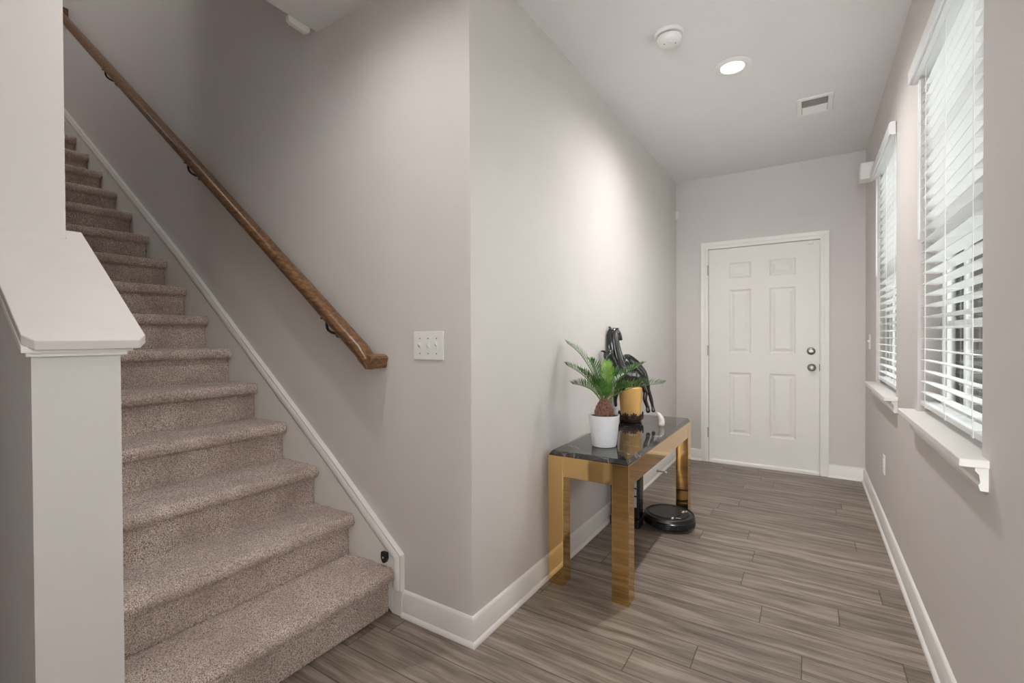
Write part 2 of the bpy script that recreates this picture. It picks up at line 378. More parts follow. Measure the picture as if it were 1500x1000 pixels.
k.build('deadbolt', m_nickel, parent=door, smooth=True)
MB().box(1.1983, 1.2035, L-.006, L+.02, .905, .965).build('latch_plate', m_slot, parent=door)
MB().box(1.115, 1.150, L-.020, YF-.0005, 2.010, 2.040).build('alarm_magnet', m_plastic, parent=door, bevel=.002)

# ------------------------------------------------------------------ windows, sills, blinds
def make_window(i, y0, y1):
    gx = W+.095                       # glass plane
    f = MB()
    for (a, b_, c_, d) in ((y0, y0+.035, WZ0, WZ1), (y1-.035, y1, WZ0, WZ1), (y0+.035, y1-.035, WZ0, WZ0+.035), (y0+.035, y1-.035, WZ1-.035, WZ1)):
        f.box(W+.075, W+.14, a, b_, c_, d)
    win = struct(f.build('window_%d' % i, m_vinyl, bevel=.002))
    zm = 1.62
    for (nm, za, zb, xo) in (('lower_sash', WZ0+.035, zm, 0), ('upper_sash', zm-.035, WZ1-.035, .02)):
        x0 = W+.080+xo; s_ = MB(); a, b_ = y0+.035, y1-.035
        s_.box(x0, x0+.02, a, a+.04, za, zb).box(x0, x0+.02, b_-.04, b_, za, zb).box(x0, x0+.02, a+.04, b_-.04, za, za+.04).box(x0, x0+.02, a+.04, b_-.04, zb-.04, zb)
        for t_ in (1/3, 2/3):
            yc = a+(b_-a)*t_; s_.box(x0+.004, x0+.014, yc-.010, yc+.010, za+.04, zb-.04)
        zz = (za+zb)/2; s_.box(x0+.005, x0+.013, a+.04, b_-.04, zz-.010, zz+.010)
        so = s_.build(nm, m_vinyl, parent=win)
        MB().box(x0+.007, x0+.011, a+.03, b_-.03, za+.03, zb-.03).build('window_pane', m_glass, parent=so)
    return win
def make_sill(i, y0, y1):
    h = .068
    s_ = MB()                         # stool board with horns, one plank
    s_.prism([(W-.060, y0-h), (W-.060, y1+h), (W, y1+h), (W, y1-.001), (W+.074, y1-.001), (W+.074, y0+.001), (W, y0+.001), (W, y0-h)], XY, WZ0, WZ0+.022)
    o = struct(s_.build('trim_window_sill_%d' % i, m_trim, bevel=.003))
    a = MB().prism([(W, WZ0), (W-.026, WZ0), (W-.026, WZ0-.010), (W-.018, WZ0-.020), (W-.016, WZ0-.040), (W-.020, WZ0-.048), (W-.016, WZ0-.062), (W, WZ0-.062)], XZ, y0-h+.012, y1+h-.012)
    a.build('apron', m_trim, parent=o)
GV = ['near', 'far']
def make_blind(i, y0, y1):
    lab = ['white slatted blind in the large window nearest the camera', 'white slatted blind in the narrower looking far window beside the door'][i]
    root = thing('window_blind', (W+.03, (y0+y1)/2, WZ0+.022), lab, 'blind', 'slatted window blinds')
    xc = W+.033
    v = MB().prism([(W-.034, WZ1-.070), (W-.034, WZ1-.012), (W-.030, WZ1-.004), (W-.024, WZ1), (W-.004, WZ1), (W-.004, WZ1-.070), (W-.022, WZ1-.070), (W-.026, WZ1-.064)], XZ, y0-.002, y1+.004)
    v.build('valance', m_slat, parent=root, smooth=True)
    MB().box(W+.004, W+.064, y0+.006, y1-.006, WZ1-.050, WZ1-.004).build('head_rail', m_slat, parent=root)
    pitch = .0455; z0 = WZ0+.022+.062; n = int((WZ1-.065-z0)/pitch); ya, yb = y0+.012, y1-.012
    sl = MB(); tilt = math.radians(-6)
    for k in range(n):
        zc_ = z0+pitch*(k+.5); ring = []
        for (u, vv) in ((-.025, 0), (-.012, .0022), (0, .003), (.012, .0022), (.025, 0), (.025, -.0026), (.012, -.0006), (0, .0002), (-.012, -.0006), (-.025, -.0026)):
            ring.append((u*math.cos(tilt)-vv*math.sin(tilt), u*math.sin(tilt)+vv*math.cos(tilt)))
        sl.loft([[(xc+a, y, zc_+c_) for a, c_ in ring] for y in (ya, yb)])
    sl.build('slats', m_slat, parent=root, smooth=True)
    br = MB().box(xc-.026, xc+.026, ya, yb, z0-.034, z0-.014); bo = br.build('bottom_rail', m_slat, parent=root, bevel=.004)
    for t_ in (.12, .5, .88):
        yy = ya+(yb-ya)*t_; cd = MB()
        for xx in (xc-.0275, xc+.0275): cd.box(xx-.0009, xx+.0009, yy-.0022, yy+.0022, z0-.012, WZ1-.05)
        for k in range(n): cd.box(xc-.0275, xc+.0275, yy-.0008, yy+.0008, z0+pitch*(k+.5)-.0052, z0+pitch*(k+.5)-.0040)
        cd.build('ladder_cord', m_cord, parent=root)
        MB().box(xc-.0285, xc+.0285, yy-.009, yy+.009, z0-.0345, z0-.0128).build('rail_clip', m_slat, parent=bo)
    MB().tube([(W-.003, yb-.03, WZ1-.075), (W-.004, yb-.031, 1.9), (W-.004, yb-.032, 1.62)], .0045, 8, 2).build('tilt_wand', m_slat, parent=root, smooth=True)
for i, (y0, y1) in enumerate(WIN): make_window(i+1, y0, y1); make_sill(i+1, y0, y1); make_blind(i, y0, y1)

win3 = make_window(3, *SIDE)          # living-area window beside the camera
sl3 = MB()
for k in range(31):
    z_ = .95+.0455*k; sl3.box(W+.008, W+.058, SIDE[0]+.012, SIDE[1]-.012, z_-.0014, z_+.0014)
sl3.build('slats', m_slat, parent=win3)

# outside the windows
struct(MB().box(W+.14, 16, -10, 14, -.5, -.4).build('ground_outside', m_lawn))
house = thing('neighbouring_house', (9.2, 2, -.4), 'pale grey sided house wall seen between the blind slats', 'house')
MB().box(9.0, 9.4, -7, 14, -.4, 3.4).build('siding_wall', m_siding, parent=house)
for yy in (1.6, 4.0, 7.0):
    wf = MB().box(8.97, 9.0, yy-.06, yy+.0, .8, 2.3).box(8.97, 9.0, yy+1.0, yy+1.06, .8, 2.3).box(8.97, 9.0, yy, yy+1, .8, .86).box(8.97, 9.0, yy, yy+1, 2.24, 2.3).box(8.97, 9.0, yy+.47, yy+.53, .86, 2.24)
    wo = wf.build('window_trim', m_vinyl, parent=house); MB().box(8.985, 8.998, yy, yy+1, .86, 2.24).build('dark_pane', m_pane, parent=wo)
rl = thing('porch_railing', (3.4, 2, -.4), 'white porch railing outside, seen between the blind slats', 'railing')
MB().box(3.37, 3.43, -2, 9, 1.12, 1.18).build('top_rail', m_vinyl, parent=rl); MB().box(3.37, 3.43, -2, 9, .28, .33).build('bottom_rail', m_vinyl, parent=rl)
for k in range(60):
    MB().box(3.385, 3.415, -1.9+k*.18, -1.87+k*.18, .33, 1.12).build('baluster', m_vinyl, parent=rl)
for yy in (-2, 1.2, 4.4, 7.6): MB().box(3.34, 3.46, yy-.06, yy+.06, -.4, 2.9).build('post', m_vinyl, parent=rl)

# ------------------------------------------------------------------ staircase
XR = lambda n: -.45-.262*n-.00138*n*n
ZT = lambda n: .20+.186*n+.00102*n*n
stairs = thing('staircase', (-2.4, -.5, 0), 'carpeted staircase in mottled taupe pile climbing between the walls', 'stairs')
NS = 16; SY0, SY1 = HW1+.002, -.0215
for n in range(NS):
    xr, xn = XR(n), XR(n+1); zb = ZT(n-1) if n else 0.0; zt = ZT(n)
    pr = [(xr, zb-.004 if n else 0.001), (xr, zt-.066), (xr+.006, zt-.062), (xr+.020, zt-.058)]
    R_ = .030
    for a in np.linspace(-70, 90, 9): pr.append((xr+.020+R_*math.cos(math.radians(a))*.75, zt-R_+R_*math.sin(math.radians(a))))
    pr += [(xr-.02, zt), (xn, zt-.001), (xn-.012, zt-.001)]
    pr = np.array(pr); h = (.0042 if n < 3 else .0052 if n < 6 else .0075 if n < 10 else .011)
    sl_ = np.r_[0, np.cumsum(np.hypot(*np.diff(pr, axis=0).T))]; m_ = int(sl_[-1]/h); tt = np.linspace(0, sl_[-1], m_)
    px, pz = np.interp(tt, sl_, pr[:, 0]), np.interp(tt, sl_, pr[:, 1])
    tx, tz = np.gradient(px), np.gradient(pz); ln = np.hypot(tx, tz)+1e-9; nx, nz = tz/ln, -tx/ln
    nx, nz = np.where(True, nx, nx), nz
    ny = int((SY1-SY0)/h); yy = np.linspace(SY0, SY1, ny)
    d = RNG.random((m_, ny))**1.3; d = .62*d+.095*(np.roll(d, 1, 0)+np.roll(d, -1, 0)+np.roll(d, 1, 1)+np.roll(d, -1, 1))
    amp = .0085 if n < 6 else .009; D_ = (d-.55)*amp
    D_[0] = 0; D_[-1] = 0
    sgn = 1 if nx[2] > 0 else -1
    jy = (RNG.random((m_, ny))-.5)*h*.7; jy[:, 0] = 0; jy[:, -1] = 0
    V = np.stack([px[:, None]+sgn*nx[:, None]*D_, np.broadcast_to(yy, (m_, ny))+jy, pz[:, None]+sgn*nz[:, None]*D_], -1).reshape(-1, 3)
    idx = np.arange(m_*ny).reshape(m_, ny)
    Fq = np.stack([idx[:-1, :-1], idx[:-1, 1:], idx[1:, 1:], idx[1:, :-1]], -1).reshape(-1, 4)
    k0 = len(V); zbk = pr[0, 1]
    V = np.vstack([V, [[xn-.012, SY0, zbk], [xn-.012, SY1, zbk]]])
    s = MB(); s.v = [tuple(q) for q in V.tolist()]; s.f = [tuple(q) for q in Fq.tolist()]
    s.f += [tuple(idx[:, 0].tolist())+(k0,), tuple(idx[::-1, -1].tolist())+(k0+1,), (k0, int(idx[-1, 0])) + tuple(idx[-1, 1:].tolist()) + (k0+1,), (k0, k0+1)+tuple(idx[0, ::-1].tolist())]
    s.build('step', m_carpet, parent=stairs, smooth='full', fix=False)
# upper landing
struct(MB().box(-6.2, XR(NS)-.013, HW1, 0, ZT(NS-1)-.2, ZT(NS-1)).build('floor_upper', m_carpet))
# skirt board with a moulded upper edge, on the stair wall
SL = [(-.372, .265), (-.87, .649), (-2.393, 1.762), (-4.673, 3.322), (-5.1, 3.615)]
sk = MB().prism([(-.425, .0), (-.425, .16)]+[(x-.03, z-.045) for x, z in SL]+[(-5.13, 2.9)], XZ, -.0205, 0)
so = struct(sk.build('trim_stair_skirt', m_trim))
sp_ = MB()
KP = [(0, 0), (0, -.021), (.010, -.026), (.030, -.024), (.036, -.019), (.044, -.022), (.048, -.010), (.048, 0)]      # (outward, y)
path = [(-.372, .110)]+SL
rings = []
for i, (x, z) in enumerate(path):
    P_ = Vector((x, z)); d0 = (P_-Vector(path[i-1])).normalized() if i else None; d1 = (Vector(path[i+1])-P_).normalized() if i < len(path)-1 else None
    nn = lambda d: Vector((-d.y, d.x))                                # inward
    if d0 is None: o_ = nn(d1)
    elif d1 is None: o_ = nn(d0)
    else: a_, b_ = nn(d0), nn(d1); o_ = (a_+b_).normalized(); o_ = o_/o_.dot(a_)
    rings.append([(x+o_.x*(.048-u), v, z+o_.y*(.048-u)) for u, v in KP])
sp_.loft(rings).build('skirt_moulding', m_trim, parent=so, smooth=True)
MB().box(-.426, -.372, -.0200, -.0005, 0, .112).build('plinth', m_trim, parent=so)
# black gate mount on the skirt
gm = thing('gate_mount', (-.462, -.022, .215), 'small black plastic gate mount screwed to the stair skirt by the lowest step', 'gate mount')
MB().prism([(-.478, .266), (-.446, .266), (-.444, .240), (-.452, .222), (-.462, .217), (-.472, .222), (-.480, .240)], XZ, -.040, -.0225).build('cup', m_black, parent=gm, bevel=.003)
MB().lathe([(.004, -.0425), (.004, -.0395)], (-.462, 0, .244), 12, 'y').build('screw', m_silver, parent=gm)

# ------------------------------------------------------------------ handrail
hr = thing('handrail', (-.48, -.05, 1.05), 'brown oak handrail sloping up the stair wall above the steps', 'handrail')
A_, B_ = Vector((-.482, 0, 1.075)), Vector((-4.62, 0, 4.150))         # underside line
sl_ = (B_-A_).normalized()
RPf = [(-.012, 0), (.0, .004), (.004, .012), (.002, .020), (.010, .028), (.012, .040), (.008, .052), (-.004, .062), (-.026, .068), (-.048, .062), (-.060, .052), (-.064, .040), (-.062, .028), (-.054, .020), (-.056, .012), (-.052, .004), (-.040, 0)]
YR = -.042
def rail_ring(x, z, vert): return [(x, YR+u-.012, z+v*vert) for u, v in RPf]
vert = 1/abs(sl_.x)*.92
MB().loft([rail_ring(A_.x, A_.z, .82), rail_ring(A_.x-.05, A_.z+.05*(-sl_.z/sl_.x), vert), rail_ring(B_.x, B_.z, vert)]).build('rail', m_oak, parent=hr, smooth=True)
# return to the wall: same profile turned along y
MB().prism([(-.555, 1.118), (-.500, 1.075), (-.474, 1.078), (-.468, 1.092), (-.470, 1.100), (-.462, 1.110), (-.461, 1.122), (-.468, 1.132), (-.486, 1.138), (-.555, 1.140)], XZ, -.098, -.001).build('wall_return', m_oak, parent=hr, bevel=.003)
MB().box(-4.66, -4.60, -.105, -.001, 4.135, 4.235).build('wall_return', m_oak, parent=hr, bevel=.004)
for x in (-.80, -2.16, -3.5):
    z = A_.z+(A_.x-x)*(-sl_.z/sl_.x)*1
    bk = MB().tube([(x, -.004, z-.075), (x, -.035, z-.075), (x, -.066, z-.055), (x, -.070, z-.004)], .0065, 8, 4); bk.lathe([(.024, -.001), (.024, -.006), (.012, -.010)], (x, 0, z-.075), 18, 'y').box(x-.03, x+.03, -.082, -.058, z-.010, z-.002)
    bk.build('bracket', m_black, parent=hr, smooth=True)

# ------------------------------------------------------------------ wall and ceiling fittings
sw = thing('light_switch', (-.219, 0, 1.12), 'white triple toggle switch plate beside the lower end of the handrail', 'switch')
MB().box(-.302, -.136, -.007, -.0005, 1.118, 1.238).build('plate', m_plastic, parent=sw, bevel=.003)
for i, x in enumerate((-.265, -.219, -.173)):
    MB().box(x-.006, x+.006, -.0078, -.0066, 1.160, 1.190).build('slot', m_plastic, parent=sw)
    z = 1.182 if i < 2 else 1.186
    MB().prism([(-.007, z-.012), (-.019, z-.001), (-.019, z+.007), (-.007, z+.010)], YZ, x-.0045, x+.0045).build('toggle', m_plastic, parent=sw)
    MB().box(x-.0028, x+.0028, -.0076, -.0066, 1.2055, 1.2105).build('screw', m_greydark, parent=sw); MB().box(x-.0028, x+.0028, -.0076, -.0066, 1.1425, 1.1475).build('screw', m_greydark, parent=sw)
def wall_plate(name, y, z, lab, kind):
    t_ = thing(name, (W, y, z-.058), lab, kind)
    MB().box(W-.007, W-.0005, y-.036, y+.036, z-.058, z+.058).build('plate', m_plastic, parent=t_, bevel=.002)
    if kind == 'outlet':
        for dz in (-.022, .022):
            MB().box(W-.010, W-.0065, y-.016, y+.016, z+dz-.014, z+dz+.014).build('socket', m_plastic, parent=t_, bevel=.001)
            MB().box(W-.0105, W-.0098, y-.008, y-.005, z+dz-.006, z+dz+.006).box(W-.0105, W-.0098, y+.005, y+.008, z+dz-.006, z+dz+.006).build('slots', m_slot, parent=t_)
    else:
        MB().prism([(W-.0065, z-.010), (W-.018, z+.002), (W-.018, z+.008), (W-.0065, z+.010)], XZ, y-.0045, y+.0045).build('toggle', m_plastic, parent=t_)
wall_plate('wall_outlet', 2.20, .414, 'white wall outlet low on the right wall below the far window', 'outlet')
wall_plate('wall_switch', 3.02, 1.165, 'white switch plate on the right wall between far window and door corner', 'switch')
tag(MB().box(W-.085, W-.0005, 2.74, 2.86, 2.335, 2.455).build('wall_box', m_plastic, bevel=.008), 'small white box on the right wall just beyond the far blind, near the ceiling', 'box')
tag(MB().box(.0005, .030, L-.034, L-.002, 2.37, 2.45).build('motion_sensor', m_plastic, bevel=.006), 'small white motion sensor high in the corner left of the door', 'sensor')
tag(MB().prism([(-.150, 2.742), (-.150, 2.722), (-.135, 2.710), (-.055, 2.706), (-.035, 2.716), (-.035, 2.742)], YZ, EDGE-.028, EDGE-.0005).build('ceiling_sensor', m_plastic, bevel=.004), 'small white plastic sensor at the ceiling edge above the stairs', 'sensor')

def downlight(x, y, z, watts, cone, blend, lab, r=.097):
    t_ = thing('recessed_downlight', (x, y, z-.012), lab, 'ceiling light')
    MB().lathe([(.0590, z-.0015), (.062, z-.010), (.082, z-.010), (r, z-.004), (r, z-.0005), (.0590, z-.0005)], (x, y, 0), 48, caps=False).build('trim_ring', m_plastic, parent=t_, smooth=True)
    MB().lathe([(.0585, z-.0060), (.0585, z-.0015)], (x, y, 0), 48).build('lens', m_lens, parent=t_)
    l = bpy.data.lights.new('downlight_beam', 'SPOT'); l.energy = watts; l.color = WARM[:3]; l.spot_size = math.radians(cone); l.spot_blend = blend; l.shadow_soft_size = .040 if z < 3 else .16
    lo = bpy.data.objects.new('downlight_beam', l); COL.objects.link(lo); lo.parent = t_; lo.location = (0, 0, -.002)
downlight(.755, 1.455, H, LAMP_HALL, 164, 1.0, 'lit round recessed downlight in the hallway ceiling')
downlight(-.25, -.62, H, LAMP_STAIR, 166, 1.0, 'lit round downlight above the foot of the stairs')
downlight(.76, -1.0, H, LAMP_FILL, 160, 1.0, 'added fill downlight in the entry ceiling over the camera')  # unseen lamp added to brighten the foreground floor and walls
downlight(-1.6, -3.2, H, LAMP_FILL, 145, .6, 'added fill downlight in the living area ceiling')  # unseen lamp added as weak ambient fill behind the camera
downlight(-3.8, -2.0, UPH, LAMP_UP, 170, .4, 'lit round downlight in the upstairs hall ceiling')

downlight(-2.3, -.55, UPH, 36, 150, .8, 'added fill downlight high over the middle of the stairs')  # unseen lamp added to lift the ambient light on the upper stair wall

sd = thing('smoke_detector', (.525, .968, H-.05), 'round white smoke detector on the hallway ceiling', 'smoke detector')
cx, cy = .525, .968
MB().lathe([(.070, H-.0005), (.072, H-.012), (.066, H-.018), (.052, H-.018)], (cx, cy, 0), 44).build('base_ring', m_plastic, parent=sd, smooth=True)
MB().lathe([(.050, H-.018), (.050, H-.024)], (cx, cy, 0), 40).build('vent_gap', m_slot, parent=sd, smooth=True)
MB().lathe([(.058, H-.024), (.060, H-.030), (.054, H-.050), (.046, H-.056), (.010, H-.057)], (cx, cy, 0), 44).build('sensor_body', m_plastic, parent=sd, smooth=True)
MB().lathe([(.011, H-.0565), (.010, H-.0605)], (cx+.012, cy-.02, 0), 20).build('test_button', m_plastic, parent=sd, smooth=True)
for (ax, ay) in ((-.020, -.018), (.030, .002)): MB().box(cx+ax-.002, cx+ax+.002, cy+ay-.002, cy+ay+.002, H-.0585, H-.056).build('indicator', m_slot, parent=sd)

vx0, vx1, vy0, vy1 = 1.052, 1.252, 2.095, 2.385
vt = thing('ceiling_vent', ((vx0+vx1)/2, (vy0+vy1)/2, H-.012), 'white rectangular supply vent in the hallway ceiling near the door', 'vent')
fr_ = MB()
for (a, b_, c_, d) in ((vx0, vx1, vy0, vy0+.034), (vx0, vx1, vy1-.034, vy1), (vx0, vx0+.028, vy0+.034, vy1-.034), (vx1-.028, vx1, vy0+.034, vy1-.034)): fr_.box(a, b_, c_, d, H-.009, H-.0005)
fr_.build('frame', m_plastic, parent=vt, bevel=.003)
MB().box(vx0+.02, vx1-.02, vy0+.02, vy1-.02, H-.0022, H-.0007).build('duct_backing', m_greydark, parent=vt)
lv = MB(); ym = (vy0+vy1)/2
for k in range(11):
    y = ym+.006+k*.0095; lv.add([(vx0+.03, y, H-.003), (vx1-.03, y, H-.003), (vx1-.03, y+.004, H-.008), (vx0+.03, y+.004, H-.008)], [(0, 1, 2, 3)])
    lv.add([(vx0+.03, y+.0012, H-.003), (vx1-.03, y+.0012, H-.003), (vx1-.03, y+.0052, H-.008), (vx0+.03, y+.0052, H-.008)], [(0, 3, 2, 1)])
for k in range(11):
    y = vy0+.036+k*.0095; lv.prism([(y+.008, H-.0025), (y+.0005, H-.0085), (y+.0017, H-.0085), (y+.0092, H-.0025)], YZ, vx0+.03, vx1-.03)
lv.build('louvres', m_plastic, parent=vt, fix=False)
MB().box(vx0+.028, vx1-.028, ym-.003, ym+.003, H-.0088, H-.002).build('divider', m_plastic, parent=vt)

ds = thing('door_stop', (.015, 2.60, .035), 'small silver spring door stop on the left baseboard past the table', 'door stop')
d_ = MB()
for k in range(12): d_.lathe([(.0045, .020+k*.0052), (.0062, .0226+k*.0052), (.0045, .0252+k*.0052)], (0, 2.60, .052), 12, 'x')
d_.lathe([(.011, .0155), (.011, .020)], (0, 2.60, .052), 14, 'x').build('spring', m_nickel, parent=ds, smooth=True)
MB().lathe([(.0085, .083), (.0095, .088), (.008, .097), (.003, .099)], (0, 2.60, .052), 14, 'x').build('rubber_tip', m_plastic, parent=ds, smooth=True)

# ------------------------------------------------------------------ console table
TX0, TX1, TY0, TY1, TZ = .036, .441, .572, 1.874, .632
tb = thing('console_table', ((TX0+TX1)/2, (TY0+TY1)/2, 0), 'polished gold console table with a dark marble top against the left hall wall', 'table')
LG = .080
for lx in (TX0, TX1-LG):
    for ly in (TY0, TY1-LG):
        MB().box(lx, lx+LG, ly, ly+LG, 0, TZ).build('leg', m_gold, parent=tb, bevel=.0016)
AP = .098
MB().box(TX0+LG+.0005, TX1-LG-.0005, TY0+.002, TY0+.022, TZ-AP, TZ).build('apron', m_gold, parent=tb, bevel=.001)
MB().box(TX0+LG+.0005, TX1-LG-.0005, TY1-.022, TY1-.002, TZ-AP, TZ).build('apron', m_gold, parent=tb, bevel=.001)
MB().box(TX1-.022, TX1-.001, TY0+LG+.0005, TY1-LG-.0005, TZ-AP, TZ).build('apron', m_gold, parent=tb, bevel=.001)
MB().box(TX0+.001, TX0+.022, TY0+LG+.0005, TY1-LG-.0005, TZ-AP, TZ).build('apron', m_gold, parent=tb, bevel=.001)
def rect(ins, z): return [(TX0+ins, TY0+ins, z), (TX1-ins, TY0+ins, z), (TX1-ins, TY1-ins, z), (TX0+ins, TY1-ins, z)]
MB().loft([rect(.003, TZ+.0003), rect(.003, TZ+.004), rect(.016, TZ+.022)]).build('marble_top', m_marble, parent=tb)
TT = TZ+.022

# ------------------------------------------------------------------ sago palm in a pot
PX, PY = .237, .803
pp = thing('potted_palm', (PX, PY, TT), 'green sago palm in a white concrete pot on the near end of the table', 'plant')
MB().lathe([(.050, TT+.0005), (.058, TT+.002), (.062, TT+.010), (.078, TT+.160), (.074, TT+.160), (.071, TT+.148)], (PX, PY, 0), 48, caps=True).build('pot', m_pot, parent=pp, smooth=True)
MB().lathe([(.0705, TT+.1482), (.0705, TT+.1520), (.03, TT+.154)], (PX, PY, 0), 32).build('soil', m_soil, parent=pp, smooth=True)
tk = MB().lathe([(.036, TT+.150), (.042, TT+.162), (.041, TT+.178), (.033, TT+.198), (.021, TT+.216), (.012, TT+.236)], (PX, PY, 0), 24)
for k in range(150):                  # overlapping leaf bases
    h_ = random.random(); a = random.random()*2*PI; r_ = .042-.027*h_**1.2; z_ = TT+.155+.062*h_
    ca, sa = math.cos(a), math.sin(a); L_ = .016+.016*random.random()
    tk.tube([(PX+ca*r_*.85, PY+sa*r_*.85, z_-.008), (PX+ca*(r_+.005), PY+sa*(r_+.005), z_+L_*.3), (PX+ca*(r_+.007-.008*h_), PY+sa*(r_+.007-.008*h_), z_+L_)], [.0060, .0050, .0012], 5, 2)
tk.build('trunk', m_bark, parent=pp, smooth=True)
RX, RY = math.cos(YAW), math.sin(YAW); DXv, DYv = -math.sin(YAW), math.cos(YAW)
CZ = TT+.235
def loc3(r_, d, u, c0): return Vector((c0[0]+r_*RX+d*DXv, c0[1]+r_*RY+d*DYv, c0[2]+u))
def frond(pts, ll, n, mat, sp=.9, vee=.35, droop=0.0, facing=None):
    P_ = [loc3(*q, (PX, PY, CZ)) for q in pts]
    Q = []
    for i in range(len(P_)-1):
        p0, p1, p2, p3 = P_[max(i-1, 0)], P_[i], P_[i+1], P_[min(i+2, len(P_)-1)]
        for k in range(12):
            t = k/12; Q.append(.5*((2*p1)+(p2-p0)*t+(2*p0-5*p1+4*p2-p3)*t*t+(3*p1-p0-3*p2+p3)*t**3))
    Q.append(P_[-1]); m_ = len(Q)
    fr_ = MB()
    zref = Vector((0, 0, 1)) if facing is None else facing
    for s_ in range(n):
        f_ = .20+.80*s_/(n-1); x = f_*(m_-1); i = min(int(x), m_-2); c0 = Q[i].lerp(Q[i+1], x-i); T = (Q[i+1]-Q[i]).normalized()
        side = T.cross(zref)
        if side.length < .05: side = T.cross(Vector((RX, RY, 0)))
        side.normalize(); nr = side.cross(T).normalized()
        ln_ = ll*(min(1, (f_-.10)/.28))*(1-.62*max(0, (f_-.55)/.45)**1.4)
        for sg in (-1, 1):
            a = sp*(1-.45*f_)+random.uniform(-.07, .07)
            dr = (T*math.cos(a)+side*sg*math.sin(a)*math.cos(vee)+nr*math.sin(a)*math.sin(vee)).normalized()
            wv_ = dr.cross(nr).normalized(); wd = .0026
            tip = c0+dr*ln_+Vector((0, 0, -droop*ln_)); mid = c0+dr*ln_*.55+nr*ln_*.03
            fr_.add([c0-wv_*wd*.6, c0+wv_*wd*.6, mid+wv_*wd, mid-wv_*wd, tip, c0+nr*.0007, mid+nr*.0012], [(0, 5, 6, 3), (5, 1, 2, 6), (3, 6, 4), (6, 2, 4), (0, 3, 4, 2, 1)])
    fo = fr_.build('frond', mat, parent=pp, fix=False)
    MB().tube([tuple(q) for q in Q[::4]], [.0036-.0028*k/(len(Q[::4])-1) for k in range(len(Q[::4]))], 6, 1).build('rachis', m_stem, parent=fo, smooth=True)
q_ = .000598                           # grid unit used to sketch the fronds from the crown
def G(*pts): return [((x-410)*q_, d, -(y-690)*q_) for x, y, d in pts]
frond(G((402, 705, 0), (350, 520, .03), (230, 310, .06), (112, 205, .08)), .075, 30, m_leaf, sp=1.05, vee=.45)
frond(G((398, 705, 0), (330, 580, -.01), (200, 455, -.03), (80, 385, -.05)), .066, 26, m_leaf, sp=1.1, vee=.75)
frond(G((394, 712, 0), (310, 610, -.03), (215, 560, -.06), (125, 540, -.08)), .066, 28, m_leaf, sp=1.1, vee=.95)
frond(G((412, 700, 0), (422, 570, -.02), (430, 450, -.02), (436, 370, .00)), .062, 30, m_leafy, sp=.85, vee=.15, facing=Vector((-DXv, -DYv, .25)))
frond(G((420, 700, 0), (500, 570, .03), (640, 470, .07), (785, 395, .10)), .074, 30, m_leaf, sp=1.05, vee=.5)
frond(G((425, 708, 0), (520, 630, -.02), (680, 570, -.04), (885, 545, -.05)), .078, 32, m_leaf, sp=1.15, vee=.95)
frond(G((415, 708, 0), (450, 630, -.04), (520, 580, -.07), (590, 560, -.09)), .068, 26, m_leaf, sp=1.1, vee=.9)
frond(G((408, 708, 0), (370, 620, -.05), (335, 560, -.08), (300, 530, -.12)), .062, 24, m_leaf, sp=1.1, vee=.8)
frond(G((410, 700, 0), (392, 560, .04), (360, 430, .08), (330, 360, .12)), .066, 26, m_leaf, sp=1.0, vee=.5)
frond(G((415, 700, 0), (480, 600, .05), (560, 540, .10), (640, 500, .15)), .066, 26, m_leaf, sp=1.05, vee=.6)
frond(G((406, 700, 0), (350, 590, .04), (280, 500, .06), (220, 440, .08)), .066, 26, m_leaf, sp=1.05, vee=.6)
frond(G((412, 705, 0), (440, 620, .02), (490, 520, .03), (520, 440, .05)), .064, 26, m_leaf, sp=1.0, vee=.4)
frond(G((408, 705, 0), (385, 630, .02), (345, 540, .03), (290, 480, .04)), .060, 24, m_leaf, sp=1.0, vee=.5)

# ------------------------------------------------------------------ horse sculpture round an amber vessel
HX, HY = .137, 1.530
hs = thing('horse_sculpture', (HX, HY, TT), 'black horse sculpture rearing over an amber vessel, behind the palm', 'sculpture')
MB().lathe([(.050, TT+.022), (.058, TT+.030), (.064, TT+.060), (.070, TT+.120), (.075, TT+.190), (.078, TT+.225), (.074, TT+.230), (.02, TT+.232)], (HX, HY, 0), 48).build('vessel', m_amber, parent=hs, smooth=True)
b = MB().lathe([(.050, TT+.0005), (.068, TT+.003), (.072, TT+.010), (.066, TT+.018), (.070, TT+.024), (.064, TT+.030), (.04, TT+.031)], (HX, HY, 0), 40)
for k in range(9):                    # palmettes around the foot
    a = YAW-PI/2+2*PI*k/9; ca, sa = math.cos(a), math.sin(a); big_ = 1.0 if k % 2 == 0 else .72
    for j, th in enumerate((-70, -45, -22, 0, 22, 45, 70)):
        ln_ = (.045-.012*abs(j-3)/3)*big_; dx = math.sin(math.radians(th))*ln_; dz = math.cos(math.radians(th))*ln_
        c0 = (HX+ca*.071, HY+sa*.071, TT+.020); c1 = (HX+ca*(.073+dz*.09)-sa*dx, HY+sa*(.073+dz*.09)+ca*dx, TT+.022+dz)
        b.tube([c0, tuple((p+q)/2 for p, q in zip(c0, c1)), c1], [.004, .0065*big_, .0045*big_], 7, 3)
b.build('leaf_base', m_brown, parent=hs, smooth=True)
hq = .000762
def HG(x, y, d): return tuple(loc3((x-572)*hq, d, -(y-880)*hq, (HX, HY, TT)))
def remesh(o, vox):
    md = o.modifiers.new('fuse', 'REMESH'); md.mode = 'VOXEL'; md.voxel_size = vox; md.use_smooth_shade = True
    sm = o.modifiers.new('soft', 'SMOOTH'); sm.iterations = 2; sm.factor = .5
u = hq
h1 = MB()
